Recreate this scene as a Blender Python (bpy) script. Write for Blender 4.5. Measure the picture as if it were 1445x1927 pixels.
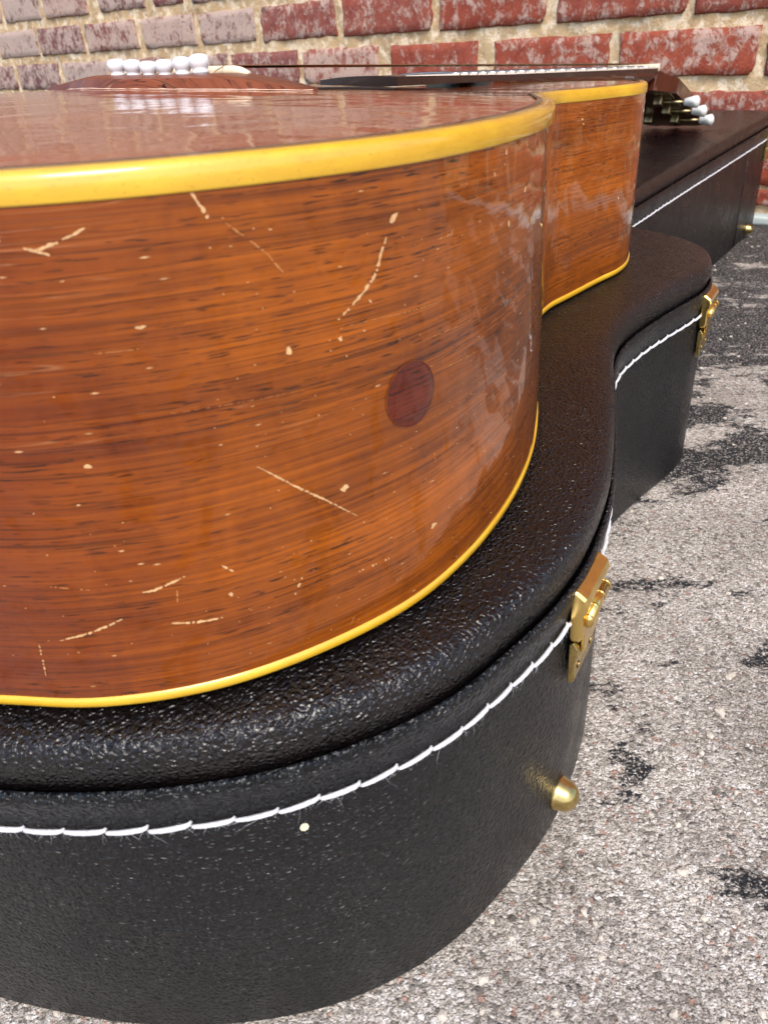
import bpy, bmesh, math, random
from mathutils import Vector, Matrix, noise
random.seed(7)
S = bpy.context.scene
for o in list(bpy.data.objects): bpy.data.objects.remove(o)
COL = S.collection

# ------------------------------------------------------------------ camera
cd = bpy.data.cameras.new('camera'); cam = bpy.data.objects.new('camera', cd); COL.objects.link(cam)
cd.sensor_fit = 'VERTICAL'; cd.sensor_height = 36.0; cd.sensor_width = 27.0
cd.lens = 36.0 * 1456.0 / 1927.0
cd.clip_start = 0.01; cd.clip_end = 500
r_ = Vector((0.99692367, -0.04133099, -0.0665954)); u_ = Vector((0.07837855, 0.52570298, 0.84704969)); f_ = Vector((0, 0.84966354, -0.5273252))
M = Matrix((r_, u_, -f_)).transposed().to_4x4(); M.translation = (0, 0, 0.28262)
cam.matrix_world = M
cd.dof.use_dof = True; cd.dof.focus_distance = 0.34; cd.dof.aperture_fstop = 30
S.camera = cam

# ------------------------------------------------------------------ sky and sun (bright open shade / soft sun from behind the camera)
SUN_DIR = Vector((0.06, -0.60, 0.78)).normalized()          # towards the sun
w = bpy.data.worlds.new('World'); S.world = w; w.use_nodes = True
nt = w.node_tree; bg = nt.nodes['Background']
sky = nt.nodes.new('ShaderNodeTexSky'); sky.sky_type = 'NISHITA'; sky.sun_disc = False
sky.sun_elevation = math.asin(SUN_DIR.z); sky.sun_rotation = math.atan2(SUN_DIR.x, SUN_DIR.y)
sky.air_density = 1.0; sky.dust_density = 2.0; sky.ozone_density = 1.0
nt.links.new(sky.outputs[0], bg.inputs[0]); bg.inputs[1].default_value = 0.15
sd = bpy.data.lights.new('sun', 'SUN'); sd.energy = 1.5; sd.angle = math.radians(25); sd.color = (1.0, 0.93, 0.84)
so = bpy.data.objects.new('sun', sd); COL.objects.link(so)
so.rotation_euler = SUN_DIR.to_track_quat('Z', 'Y').to_euler(); so.location = SUN_DIR * 5
S.view_settings.view_transform = 'Standard'; S.view_settings.look = 'None'
S.view_settings.exposure = 1.0; S.view_settings.gamma = 1.0; S.view_settings.use_curve_mapping = False

# ------------------------------------------------------------------ node helpers
def lin(*c):
    if len(c) == 1: c = c[0]
    return tuple(((v/255.0)/12.92 if v/255.0 <= .04045 else ((v/255.0+.055)/1.055)**2.4) for v in c) + (1.0,)
class NT:
    def __init__(s, name):
        s.m = bpy.data.materials.new(name); s.m.use_nodes = True; s.t = s.m.node_tree
        s.b = s.t.nodes['Principled BSDF']; s.out = s.t.nodes['Material Output']
    def n(s, typ, **kw):
        nd = s.t.nodes.new(typ)
        for k, v in kw.items(): setattr(nd, k, v)
        return nd
    def put(s, inp, v):
        if hasattr(v, 'is_linked') or isinstance(v, bpy.types.NodeSocket): s.t.links.new(v, inp)
        elif v is not None: inp.default_value = v
    def set(s, **kw):
        for k, v in kw.items(): s.put(s.b.inputs[k.replace('_', ' ')], v)
    def coord(s, kind='Object'): return s.n('ShaderNodeTexCoord').outputs[kind]
    def map(s, vec, scale=(1,1,1), loc=(0,0,0), rot=(0,0,0)):
        m = s.n('ShaderNodeMapping'); s.put(m.inputs['Vector'], vec); m.inputs['Scale'].default_value = scale
        m.inputs['Location'].default_value = loc; m.inputs['Rotation'].default_value = rot; return m.outputs[0]
    def noise(s, vec, scale=5, detail=3, rough=.5, dist=0, out='Fac'):
        nd = s.n('ShaderNodeTexNoise'); s.put(nd.inputs['Vector'], vec); nd.inputs['Scale'].default_value = scale
        nd.inputs['Detail'].default_value = detail; nd.inputs['Roughness'].default_value = rough; nd.inputs['Distortion'].default_value = dist
        return nd.outputs[out]
    def vor(s, vec, scale=5, feature='F1', out='Distance', rnd=1.0, smooth=None):
        nd = s.n('ShaderNodeTexVoronoi', feature=feature); s.put(nd.inputs['Vector'], vec); nd.inputs['Scale'].default_value = scale
        nd.inputs['Randomness'].default_value = rnd
        return nd.outputs[out]
    def ramp(s, fac, *stops, interp='LINEAR'):
        nd = s.n('ShaderNodeValToRGB'); cr = nd.color_ramp; cr.interpolation = interp
        while len(cr.elements) < len(stops): cr.elements.new(.5)
        for e, (p, c) in zip(cr.elements, stops):
            e.position = p; e.color = (c, c, c, 1) if isinstance(c, (int, float)) else c
        s.put(nd.inputs[0], fac); return nd.outputs[0]
    def mix(s, fac, a, b, mode='MIX'):
        nd = s.n('ShaderNodeMix', data_type='RGBA', blend_type=mode); nd.clamp_factor = True
        s.put(nd.inputs[0], fac); s.put(nd.inputs[6], a); s.put(nd.inputs[7], b); return nd.outputs[2]
    def math(s, op, a, b=None, c=None, clamp=False):
        nd = s.n('ShaderNodeMath', operation=op, use_clamp=clamp); s.put(nd.inputs[0], a)
        if b is not None: s.put(nd.inputs[1], b)
        if c is not None: s.put(nd.inputs[2], c)
        return nd.outputs[0]
    def bump(s, h, strength=.3, dist=.001, normal=None):
        nd = s.n('ShaderNodeBump'); nd.inputs['Strength'].default_value = strength; nd.inputs['Distance'].default_value = dist
        s.put(nd.inputs['Height'], h)
        if normal is not None: s.put(nd.inputs['Normal'], normal)
        return nd.outputs[0]

# ------------------------------------------------------------------ materials
def mat_mahogany(name, kind='UV', light=lin(176,90,4), dark=lin(78,31,2), pore=lin(20,7,1), swap=False, coat=1.0, pores=1.0, wob=.22, cr=(.012, .07), rip=.02):
    t = NT(name); uv = t.coord(kind)
    if swap: uv = t.map(uv, rot=(0,0,math.pi/2))
    big = t.noise(t.map(uv, (4, 26, 5)), 1, 4, .6, .5)
    grain = t.noise(t.map(uv, (9, 700, 30)), 1, 5, .65, .1)
    fig = t.noise(t.map(uv, (60, 30, 30)), 1, 4, .6, 1.2)
    f = t.math('ADD', t.math('MULTIPLY', grain, .45), t.math('ADD', t.math('MULTIPLY', big, .5), t.math('MULTIPLY', fig, .18)))
    col = t.mix(t.ramp(f, (.40, 0), (.72, 1)), dark, light)
    if kind == 'UV':                                            # the colour runs darker and redder towards the tail
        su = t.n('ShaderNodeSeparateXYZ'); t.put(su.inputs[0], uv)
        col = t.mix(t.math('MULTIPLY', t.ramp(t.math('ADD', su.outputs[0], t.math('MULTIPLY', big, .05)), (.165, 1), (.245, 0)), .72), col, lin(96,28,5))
    # open pores: short dark dashes running with the grain, in drifts
    wv = t.map(uv, (1, 1, 1)); 
    dv = t.n('ShaderNodeVectorMath', operation='ADD'); t.put(dv.inputs[0], wv)
    dn = t.n('ShaderNodeVectorMath', operation='SCALE'); t.put(dn.inputs[0], t.noise(t.map(uv, (25, 40, 1)), 1, 2, .5, out='Color')); dn.inputs['Scale'].default_value = .0012
    t.put(dv.inputs[1], dn.outputs[0])
    po = t.noise(t.map(dv.outputs[0], (14, 1700, 60)), 1, 2, .5); po2 = t.noise(t.map(dv.outputs[0], (120, 1750, 60), loc=(4, 9, 1)), 1, 2, .5)
    clus = t.ramp(t.noise(t.map(uv, (10, 70, 10)), 1, 3, .6), (.38, 0), (.62, 1))
    pm = t.math('MULTIPLY', t.math('MAXIMUM', t.ramp(po, (.55, 0), (.63, .6)), t.ramp(po2, (.60, 0), (.65, .95))), t.math('MULTIPLY', t.math('ADD', t.math('MULTIPLY', clus, .8), .22), pores))
    col = t.mix(pm, col, pore)
    # lacquer checking: rare pale hairlines along the grain
    ck = t.noise(t.map(dv.outputs[0], (9, 420, 20), loc=(3, 5, 0)), 1, 1.5, .5)
    ckm = t.math('MULTIPLY', t.ramp(t.math('ABSOLUTE', t.math('SUBTRACT', ck, .5)), (0, 1), (.006, 0)), t.ramp(t.noise(t.map(uv, (14, 22, 5), loc=(9,2,0)), 1, 2), (.55, 0), (.68, .3)))
    col = t.mix(ckm, col, lin(226,178,130))
    t.set(Base_Color=col, Roughness=.35, Specular_IOR_Level=.15, Coat_Weight=coat, Coat_Roughness=t.ramp(t.noise(t.map(uv, (30, 60, 30)), 1, 4, .6), (.3, cr[0]), (.8, cr[1])), Coat_IOR=1.45)
    hb = t.noise(t.map(uv, (38, 30, 30)), 1, 2, .5, .3); hs = t.noise(t.map(uv, (300, 500, 300)), 1, 2)
    t.set(Coat_Normal=t.bump(t.math('ADD', hb, t.math('MULTIPLY', hs, rip)), wob, .004), Normal=t.bump(pm, -.15, .0003))
    return t.m
def mat_flat(name, col, rough=.5, metal=0, coat=0, var=.12, scale=60, bump=0, spec=.5, bscale=None):
    t = NT(name); oc = t.coord(); n = t.noise(oc, scale, 4, .6)
    c = t.mix(t.ramp(n, (.3, 0), (.7, 1)), tuple(v*(1-var) for v in col[:3])+(1,), tuple(min(1, v*(1+var)) for v in col[:3])+(1,))
    t.set(Base_Color=c, Roughness=t.ramp(n, (.25, max(0, rough-.06)), (.75, min(1, rough+.06))), Metallic=metal, Coat_Weight=coat, Coat_Roughness=.05, Specular_IOR_Level=spec)
    if bump: t.set(Normal=t.bump(t.noise(oc, bscale or scale*6, 3), bump, .0006))
    return t.m
def mat_binding(name):
    t = NT(name); uv = t.coord('UV')
    n = t.noise(t.map(uv, (60, 180, 60)), 1, 4, .65); n2 = t.noise(t.map(uv, (900, 1400, 900)), 1, 2); n3 = t.noise(t.map(uv, (8, 40, 8)), 1, 2)
    col = t.mix(t.ramp(n, (.3, 0), (.75, 1)), lin(200,146,14), lin(222,174,26))
    col = t.mix(t.ramp(n3, (.45, 0), (.75, .45)), col, lin(232,198,80))
    col = t.mix(t.ramp(n2, (.60, 0), (.72, .35)), col, lin(150,100,20))
    t.set(Base_Color=col, Roughness=.4, Coat_Weight=.9, Coat_Roughness=.07, Coat_Normal=t.bump(t.noise(t.map(uv, (60,60,60)), 1, 3), .15, .002),
          Subsurface_Weight=0)
    return t.m
def mat_vinyl(name, base, cell, rough, strength, wr, brown=None, spec=.5, dusty=.5):
    t = NT(name); oc = t.coord()
    dn = t.n('ShaderNodeVectorMath', operation='SCALE'); t.put(dn.inputs[0], t.noise(oc, 220, 3, .6, out='Color')); dn.inputs['Scale'].default_value = .0030
    dv = t.n('ShaderNodeVectorMath', operation='ADD'); t.put(dv.inputs[0], oc); t.put(dv.inputs[1], dn.outputs[0])
    v1 = t.vor(t.map(dv.outputs[0], (1, .55, .8), rot=(0,0,.5)), cell, 'DISTANCE_TO_EDGE')
    v2 = t.vor(t.map(dv.outputs[0], (.6, 1, .9), rot=(0,0,.2)), cell*.55, 'DISTANCE_TO_EDGE')
    h = t.math('ADD', t.ramp(v1, (0, 0), (.45, 1), interp='EASE'), t.math('MULTIPLY', t.ramp(v2, (0, 0), (.22, 1), interp='EASE'), .4))
    h = t.math('ADD', h, t.math('MULTIPLY', t.noise(oc, 70, 3), wr))
    n = t.noise(oc, 35, 4, .6)
    col = t.mix(t.ramp(n, (.3, 0), (.7, 1)), base, brown or tuple(v*1.5 for v in base[:3])+(1,))
    dust = t.math('MULTIPLY', t.ramp(t.noise(oc, 1700, 1), (.715, 0), (.75, 1)), t.ramp(t.noise(oc, 26, 3), (.48, 0), (.68, dusty)))
    col = t.mix(dust, col, lin(170,170,170))
    t.set(Base_Color=col, Roughness=t.ramp(t.noise(oc, 50, 3), (.3, rough-.06), (.7, rough+.08)), Specular_IOR_Level=spec, Normal=t.bump(h, strength, .0007))
    return t.m
def mat_concrete():
    t = NT('concrete'); oc = t.coord()
    dn = t.n('ShaderNodeVectorMath', operation='SCALE'); t.put(dn.inputs[0], t.noise(oc, 500, 2, out='Color')); dn.inputs['Scale'].default_value = .0016
    dv = t.n('ShaderNodeVectorMath', operation='ADD'); t.put(dv.inputs[0], oc); t.put(dv.inputs[1], dn.outputs[0])
    c1 = t.vor(dv.outputs[0], 500, 'F1', 'Color'); d1 = t.vor(dv.outputs[0], 500, 'F1', 'Distance')
    c2 = t.vor(dv.outputs[0], 1050, 'F1', 'Color'); d2 = t.vor(dv.outputs[0], 1050, 'F1', 'Distance')
    s1 = t.n('ShaderNodeSeparateColor'); t.put(s1.inputs[0], c1); s2 = t.n('ShaderNodeSeparateColor'); t.put(s2.inputs[0], c2)
    st = (lin(112,106,100), lin(168,160,150), lin(204,194,182), lin(224,216,206), lin(244,240,234))
    a = t.ramp(s1.outputs[0], (0, st[0]), (.2, st[1]), (.5, st[2]), (.8, st[3]), (1, st[4]))
    b = t.ramp(s2.outputs[1], (0, st[0]), (.25, st[1]), (.55, st[2]), (.85, st[3]), (1, st[4]))
    col = t.mix(t.ramp(t.noise(oc, 240, 3), (.4, 0), (.6, 1)), b, a)
    col = t.mix(t.ramp(s1.outputs[2], (.965, 0), (.97, .6)), col, lin(176,112,86))
    col = t.mix(t.ramp(s1.outputs[1], (.94, 0), (.95, .7)), col, lin(84,80,76))
    # matrix between the stones, and fine dirt
    col = t.mix(t.ramp(d1, (.42, 0), (.75, .4)), col, lin(132,120,106))
    col = t.mix(t.math('MULTIPLY', t.ramp(t.noise(oc, 1300, 2), (.52, 0), (.62, 1)), .58), col, lin(76,70,64))
    col = t.mix(t.ramp(t.noise(oc, 14, 6, .68), (.38, .4), (.62, 0)), col, lin(130,122,114), 'MULTIPLY')
    # black lichen / tar stains: drifts of ragged patches, stretched along the wall
    rv = t.map(oc, (1, 1, 1), rot=(0, 0, math.radians(8)))
    blob = t.noise(t.map(rv, (7.5, 16, 1), loc=(1.7, 4.3, 0)), 1, 2, .5)
    rag = t.noise(t.map(rv, (34, 60, 1)), 1, 8, .78)
    sp = t.n('ShaderNodeSeparateXYZ'); t.put(sp.inputs[0], oc)
    far = t.math('MULTIPLY', t.ramp(sp.outputs[1], (.42, .2), (.58, 1)), .175)
    m = t.math('ADD', t.math('ADD', t.math('MULTIPLY', blob, .6), t.math('MULTIPLY', rag, .55)), far)
    pm = t.ramp(m, (.672, 0), (.695, 1))
    pm = t.math('MULTIPLY', pm, t.ramp(s2.outputs[0], (.12, .25), (.3, 1)))
    col = t.mix(pm, col, lin(38,38,40))
    t.set(Base_Color=col, Roughness=.85, Specular_IOR_Level=.3)
    h = t.math('ADD', t.math('MULTIPLY', t.ramp(d1, (0, 1), (.8, 0)), .8), t.math('ADD', t.math('MULTIPLY', t.ramp(d2, (0, 1), (.8, 0)), .5), t.math('MULTIPLY', t.noise(oc, 1300, 3), .8)))
    t.set(Normal=t.bump(h, .7, .0016)); return t.m
def mat_brick():
    t = NT('brick'); tcn = t.n('ShaderNodeTexCoord'); tcn.name = 'wallspace'; oc = tcn.outputs['Object']; inf = t.n('ShaderNodeObjectInfo'); rnd = inf.outputs['Random']
    ov = t.n('ShaderNodeVectorMath', operation='ADD'); t.put(ov.inputs[0], oc)
    cx = t.n('ShaderNodeCombineXYZ'); t.put(cx.inputs[0], t.math('MULTIPLY', rnd, 37.)); t.put(cx.inputs[2], t.math('MULTIPLY', rnd, 17.)); t.put(ov.inputs[1], cx.outputs[0]); v = ov.outputs[0]
    sc = t.n('ShaderNodeSeparateColor'); t.put(sc.inputs[0], inf.outputs['Color'])
    wash = sc.outputs[0]
    red = t.mix(t.ramp(t.noise(v, 40, 5, .6), (.3, 0), (.7, 1)), lin(136,58,42), lin(176,92,68))
    red = t.mix(t.math('MULTIPLY', rnd, .5), red, lin(120,58,50))
    pur = t.mix(t.ramp(t.noise(v, 45, 4), (.3, 0), (.7, 1)), lin(84,62,66), lin(122,98,100))
    col = t.mix(sc.outputs[1], red, pur)
    e = t.math('ADD', t.math('MULTIPLY', t.noise(v, 30, 3, .6), .5), t.math('MULTIPLY', t.noise(t.map(v, (1, 1, .75)), 120, 7, .72, .8), .66))
    wm = t.ramp(t.math('ADD', e, t.math('MULTIPLY', wash, .15)), (.60, 0), (.70, 1))
    col = t.mix(t.math('MULTIPLY', wm, .62), col, t.mix(t.noise(v, 60, 2), lin(224,198,172), lin(200,184,176)))
    col = t.mix(t.ramp(t.noise(v, 170, 5, .7), (.62, 0), (.70, .7)), col, lin(74,34,30))
    t.set(Base_Color=col, Roughness=.9, Specular_IOR_Level=.2)
    h = t.math('ADD', t.noise(v, 260, 5, .7), t.math('MULTIPLY', wm, .35))
    t.set(Normal=t.bump(h, .8, .003)); return t.m
def mat_mortar():
    t = NT('mortar'); oc = t.coord()
    col = t.mix(t.ramp(t.noise(oc, 14, 5, .65), (.3, 0), (.7, 1)), lin(172,142,106), lin(214,184,142))
    col = t.mix(t.ramp(t.noise(oc, 40, 6, .7), (.48, 0), (.58, .9)), col, lin(236,216,186))
    col = t.mix(t.ramp(t.noise(oc, 11, 5, .6), (.58, 0), (.68, .6)), col, lin(112,98,62))
    col = t.mix(t.ramp(t.noise(oc, 380, 3), (.6, 0), (.7, .5)), col, lin(110,80,54))
    t.set(Base_Color=col, Roughness=.95, Specular_IOR_Level=.15, Normal=t.bump(t.math('ADD', t.noise(oc, 90, 6, .7), t.math('MULTIPLY', t.noise(oc, 500, 2), .4)), .9, .004))
    return t.m

MAT = dict(
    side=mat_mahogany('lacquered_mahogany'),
    plug=mat_mahogany('dark_plug_wood', 'UV', lin(112,36,10), lin(42,12,4), lin(16,5,2)),
    top=mat_mahogany('lacquered_top_wood', 'Object', lin(172,82,18), lin(128,54,8), lin(96,42,10), swap=True, pores=.25, wob=.16, cr=(.02, .07), rip=.06),
    bridge=mat_mahogany('rosewood_bridge', 'Object', lin(134,74,48), lin(82,40,28), lin(36,18,14), coat=.0, pores=1.0),
    neck=mat_mahogany('neck_wood', 'Object', lin(88,40,20), lin(52,22,11), lin(26,11,6), swap=True, coat=.8),
    dark=mat_flat('ebony', lin(38,26,22), .3, coat=.3),
    blackplate=mat_flat('black_pickguard', lin(30,20,18), .12, coat=.6, var=.05),
    binding=mat_binding('aged_yellow_binding'),
    cream=mat_flat('cream_plastic', lin(232,222,206), .25, coat=.4, var=.04),
    pin=mat_flat('white_pin', lin(226,226,228), .28, coat=.5, var=.06, scale=250),
    saddle=mat_flat('bone', lin(232,216,184), .35, var=.06),
    pearl=mat_flat('white_button', lin(224,226,220), .25, coat=.5, var=.06, scale=120),
    steel=mat_flat('string_metal', lin(196,166,130), .3, 1, var=.1),
    fret=mat_flat('fret_metal', lin(190,186,178), .25, 1),
    brass=mat_flat('brass', lin(240,206,126), .17, 1, var=.10, scale=160),
    oldbrass=mat_flat('worn_brass', lin(196,172,112), .28, 1, var=.22, scale=160),
    bare=mat_flat('bare_scratched_wood', lin(210,164,112), .6, var=.2, scale=900, bump=.5),
    glue=mat_flat('pale_glue_line', lin(226,196,170), .5, var=.2, scale=300),
    lid=mat_vinyl('lid_vinyl', lin(13,11,12), 640, .22, .75, .2, brown=lin(23,17,17), spec=.5, dusty=0),
    wall=mat_vinyl('side_vinyl', lin(8,9,11), 560, .30, .95, .3, brown=lin(13,14,17), spec=.40, dusty=.2),
    thread=mat_flat('white_thread', lin(208,207,210), .85, var=.14, scale=900, bump=.6, bscale=3000),
    flake=mat_flat('pale_flake', lin(220,210,180), .6, var=.3, scale=1500),
    concrete=mat_concrete(), brick=mat_brick(), mortar=mat_mortar(),
    footing=mat_flat('pale_footing', lin(176,186,184), .9, var=.2, scale=40, bump=.5),
    dull=mat_flat('dull_tuner_metal', lin(150,134,100), .35, 1, var=.2, scale=200),
    bare2=mat_flat('faint_scuff', lin(176,112,58), .5, var=.2, scale=900),
    grit=mat_flat('grit', lin(190,180,166), .85, var=.3, scale=300),
)

# ------------------------------------------------------------------ object helpers
def mesh_obj(name, verts, faces, mat, parent=None, smooth=True, uvs=None):
    me = bpy.data.meshes.new(name); me.from_pydata([tuple(v) for v in verts], [], faces)
    if smooth:
        for p in me.polygons: p.use_smooth = True
    if uvs:
        ul = me.uv_layers.new(name='UVMap')
        for lp in me.loops: ul.data[lp.index].uv = uvs[lp.vertex_index]
    me.update(); me.materials.append(MAT[mat]); o = bpy.data.objects.new(name, me); COL.objects.link(o)
    if parent: o.parent = parent
    return o
def from_bm(name, bm, mat, parent=None, smooth=True):
    bmesh.ops.recalc_face_normals(bm, faces=bm.faces)
    me = bpy.data.meshes.new(name); bm.to_mesh(me); bm.free()
    for p in me.polygons: p.use_smooth = smooth
    me.materials.append(MAT[mat]); o = bpy.data.objects.new(name, me); COL.objects.link(o)
    if parent: o.parent = parent
    return o
def inst(name, src, parent, mw):
    o = bpy.data.objects.new(name, src.data); COL.objects.link(o); o.parent = parent; o.matrix_local = mw; return o
def empty(name, M, label=None, cat=None):
    e = bpy.data.objects.new(name, None); e.empty_display_size = .05; COL.objects.link(e); e.matrix_world = M
    if label: e['label'] = label; e['category'] = cat
    return e
def bm_box(bm, lo, hi, bev=0, M=None):
    g = bmesh.ops.create_cube(bm, size=1.0); vs = g['verts']
    for v in vs: v.co = Vector([lo[i] + (v.co[i]+.5)*(hi[i]-lo[i]) for i in range(3)])
    if bev:
        es = list({e for v in vs for e in v.link_edges})
        r = bmesh.ops.bevel(bm, geom=es, offset=bev, segments=2, profile=.5, affect='EDGES'); vs = list({v for f in r['faces'] for v in f.verts} | {v for v in vs if v.is_valid})
    if M is not None:
        for v in vs: v.co = M @ v.co
def tube(bm, pts, rad, seg=8, caps=True):
    pts = [Vector(p) for p in pts]; rads = rad if isinstance(rad, (list, tuple)) else [rad]*len(pts); rings = []
    for i, p in enumerate(pts):
        d = (pts[min(i+1, len(pts)-1)] - pts[max(i-1, 0)]).normalized()
        a = d.orthogonal().normalized() if i == 0 else (a_prev - d*a_prev.dot(d)).normalized()
        a_prev = a; b = d.cross(a)
        rings.append([bm.verts.new(p + (a*math.cos(t)+b*math.sin(t))*rads[i]) for t in [2*math.pi*k/seg for k in range(seg)]])
    for A, B in zip(rings, rings[1:]):
        for k in range(seg): bm.faces.new((A[k], A[(k+1)%seg], B[(k+1)%seg], B[k]))
    if caps: bm.faces.new(rings[0][::-1]); bm.faces.new(rings[-1])
def lathe(bm, prof, seg=16, M=None):
    rings = []
    for r, z in prof:
        rings.append([bm.verts.new(((M @ Vector(c)) if M else Vector(c))) for c in [(r*math.cos(2*math.pi*k/seg), r*math.sin(2*math.pi*k/seg), z) for k in range(seg)]])
    for A, B in zip(rings, rings[1:]):
        for k in range(seg): bm.faces.new((A[k], A[(k+1)%seg], B[(k+1)%seg], B[k]))
    bm.faces.new(rings[0][::-1]); bm.faces.new(rings[-1])
def catmull(P, n):
    P = [Vector(p) for p in P]; out = []
    for i in range(len(P)-1):
        p1, p2 = P[i], P[i+1]
        p0 = P[i-1] if i else Vector((-P[1].x, P[1].y)); p3 = P[i+2] if i < len(P)-2 else Vector((-P[-2].x, P[-2].y))
        for k in range(n):
            s = k/n; out.append(.5*(2*p1+(p2-p0)*s+(2*p0-5*p1+4*p2-p3)*s*s+(3*p1-p0-3*p2+p3)*s**3))
    out.append(P[-1]); return out
def resample(pts, step):
    L = [0]
    for a, b in zip(pts, pts[1:]): L.append(L[-1]+(b-a).length)
    n = max(8, round(L[-1]/step)); out = []; j = 0
    for i in range(n+1):
        d = L[-1]*i/n
        while j < len(L)-2 and L[j+1] < d: j += 1
        t = (d-L[j])/max(1e-9, L[j+1]-L[j]); out.append(pts[j].lerp(pts[j+1], t))
    return out, L[-1]
class Loop:                                                     # closed mirrored outline with outward normals and arc length
    def __init__(s, half, step):
        h, L = resample(catmull(half, 10), step); s.half_len = L
        h[0].x = 0; h[-1].x = 0
        s.p = h + [Vector((-q.x, q.y)) for q in h[-2:0:-1]]; N = len(s.p); s.n = []; s.u = [0.0]
        for i in range(N):
            t = (s.p[(i+1)%N]-s.p[i-1]).normalized(); s.n.append(Vector((t.y, -t.x)))
            if i: s.u.append(s.u[-1]+(s.p[i]-s.p[i-1]).length)
        s.total = s.u[-1]+(s.p[0]-s.p[-1]).length
    def at(s, u):
        u %= s.total; lo, hi = 0, len(s.p)-1
        while lo < hi:
            m = (lo+hi+1)//2
            if s.u[m] <= u: lo = m
            else: hi = m-1
        i = lo; j = (i+1)%len(s.p); nx = s.u[j] if j else s.total; t = (u-s.u[i])/(nx-s.u[i])
        return s.p[i].lerp(s.p[j], t), s.n[i].lerp(s.n[j], t).normalized()
    def u_near(s, y, right=True):
        c = [(abs(q.y-y), s.u[i]) for i, q in enumerate(s.p) if (q.x > .03) == right and abs(q.x) > .03]; return min(c)[1]
def sweep(name, loop, prof, mat, parent, cap_top=False, cap_bot=False):
    """prof: list of (outward offset, z as function of y)"""
    N = len(loop.p); V = []; UV = []; F = []; vv = 0; last = None
    for off, zf in prof:
        z0 = zf(0); 
        if last is not None: vv += math.hypot(off-last[0], z0-last[1])
        last = (off, z0)
        for i in range(N+1):
            p = loop.p[i % N] + loop.n[i % N]*off; V.append((p.x, p.y, zf(p.y))); UV.append((loop.u[i] if i < N else loop.total, vv))
    K = N+1
    for a in range(len(prof)-1):
        for i in range(N): F.append((a*K+i, a*K+i+1, (a+1)*K+i+1, (a+1)*K+i))
    nf = len(F)
    if cap_top: F.append(tuple(range((len(prof)-1)*K, (len(prof)-1)*K+N)))
    if cap_bot: F.append(tuple(range(N-1, -1, -1)))
    o = mesh_obj(name, V, F, mat, parent, True, UV)
    for p in o.data.polygons[nf:]: p.use_smooth = False
    return o

# ================================================================== GROUND
me_g = 40.0
g = mesh_obj('ground', [(-me_g, -me_g, 0), (me_g, -me_g, 0), (me_g, me_g, 0), (-me_g, me_g, 0)], [(0, 1, 2, 3)], 'concrete', smooth=False); g['kind'] = 'structure'

# ================================================================== BRICK WALL
WA = math.radians(40); G0 = Vector((0.604, 1.1954, 0)); WD = Vector((-math.cos(WA), math.sin(WA), 0)); WN = Vector((-math.sin(WA), -math.cos(WA), 0))
WM = Matrix((WD, WN, Vector((0, 0, 1)))).transposed().to_4x4(); WM.translation = G0      # local x along the wall (to the left), y out of the wall, z up
wall = empty('brick_wall', WM, 'old red brick wall with pale whitish bloom and tan mortar behind the guitar', 'brick wall')
MAT['brick'].node_tree.nodes['wallspace'].object = wall
S0, S1, ZT = -1.0, 3.4, 2.6
def lift(s): return .0075*max(-.2, min(s, 2.2))
# mortar bed, uneven
V = []; F = []
xs = [S0 + (S1-S0)*i/420 for i in range(421)]; zs = [i*.0075 for i in range(81)] + [.62 + .05*i for i in range(int((ZT-.62)/.05)+1)]
for z in zs:
    for x in xs:
        d = -.0020 + .0034*noise.noise((x*28, z*28, 1)) + .002*noise.noise((x*90, z*90, 5))
        V.append((x, d, z))
nx = len(xs)
for a in range(len(zs)-1):
    for b in range(nx-1): F.append((a*nx+b, a*nx+b+1, (a+1)*nx+b+1, (a+1)*nx+b))
mesh_obj('mortar', V, F, 'mortar', wall)
bm = bmesh.new(); bm_box(bm, (S0, -.22, 0), (S1, -.02, ZT)); from_bm('wall_core', bm, 'mortar', wall, False)
def brick_mesh(k):
    rnd = random.Random(100+k); V = []; F = []
    us = [-1, -.975] + [-.93+1.86*i/10 for i in range(11)] + [.975, 1]; vs_ = [-1, -.93, -.55, -.18, .18, .55, .93, 1]; nxb, nzb = len(us)-1, len(vs_)-1
    cut = [rnd.random() < .35 for _ in range(4)]                      # knocked-off corners
    for v in vs_:
        for u in us:
            e = 1 if abs(u) == 1 else 0; e2 = 1 if abs(v) == 1 else 0
            y = .0020 - .0022*max(e, e2) + .0016*noise.noise((u*4+k*3, v*2.2, 9+k))
            x = u*.5; z = v*.5
            if abs(v) > .9: z += .045*noise.noise((u*6, k*9.3, v)) + .02*noise.noise((u*19, k*5.1, v))
            if abs(u) > .95: x += .016*noise.noise((k*5.7, v*3, u)) + .006*noise.noise((k*2.7, v*9, u))
            q = (u > 0)*2+(v > 0)
            if cut[q] and abs(u) > .95 and abs(v) > .9: x *= .965; z *= .88
            V.append((x, y, z))
    w_ = nxb+1
    for j in range(nzb):
        for i in range(nxb): a = j*w_+i; F.append((a, a+w_, a+w_+1, a+1))
    rim = [i for i in range(w_)] + [j*w_+nxb for j in range(1, nzb+1)] + [nzb*w_+i for i in range(nxb-1, -1, -1)] + [j*w_ for j in range(nzb-1, 0, -1)]
    b0 = len(V)
    for i in rim: V.append((V[i][0], -.03, V[i][2]))
    R = len(rim)
    for i in range(R): F.append((rim[i], rim[(i+1)%R], b0+(i+1)%R, b0+i))
    return V, F
BR = []
for k in range(9):
    V, F = brick_mesh(k); me = bpy.data.meshes.new('brick'); me.from_pydata(V, [], F)
    bmx = bmesh.new(); bmx.from_mesh(me); bmesh.ops.recalc_face_normals(bmx, faces=bmx.faces); bmx.to_mesh(me); bmx.free()
    for p in me.polygons: p.use_smooth = True
    me.materials.append(MAT['brick']); BR.append(me)
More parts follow.
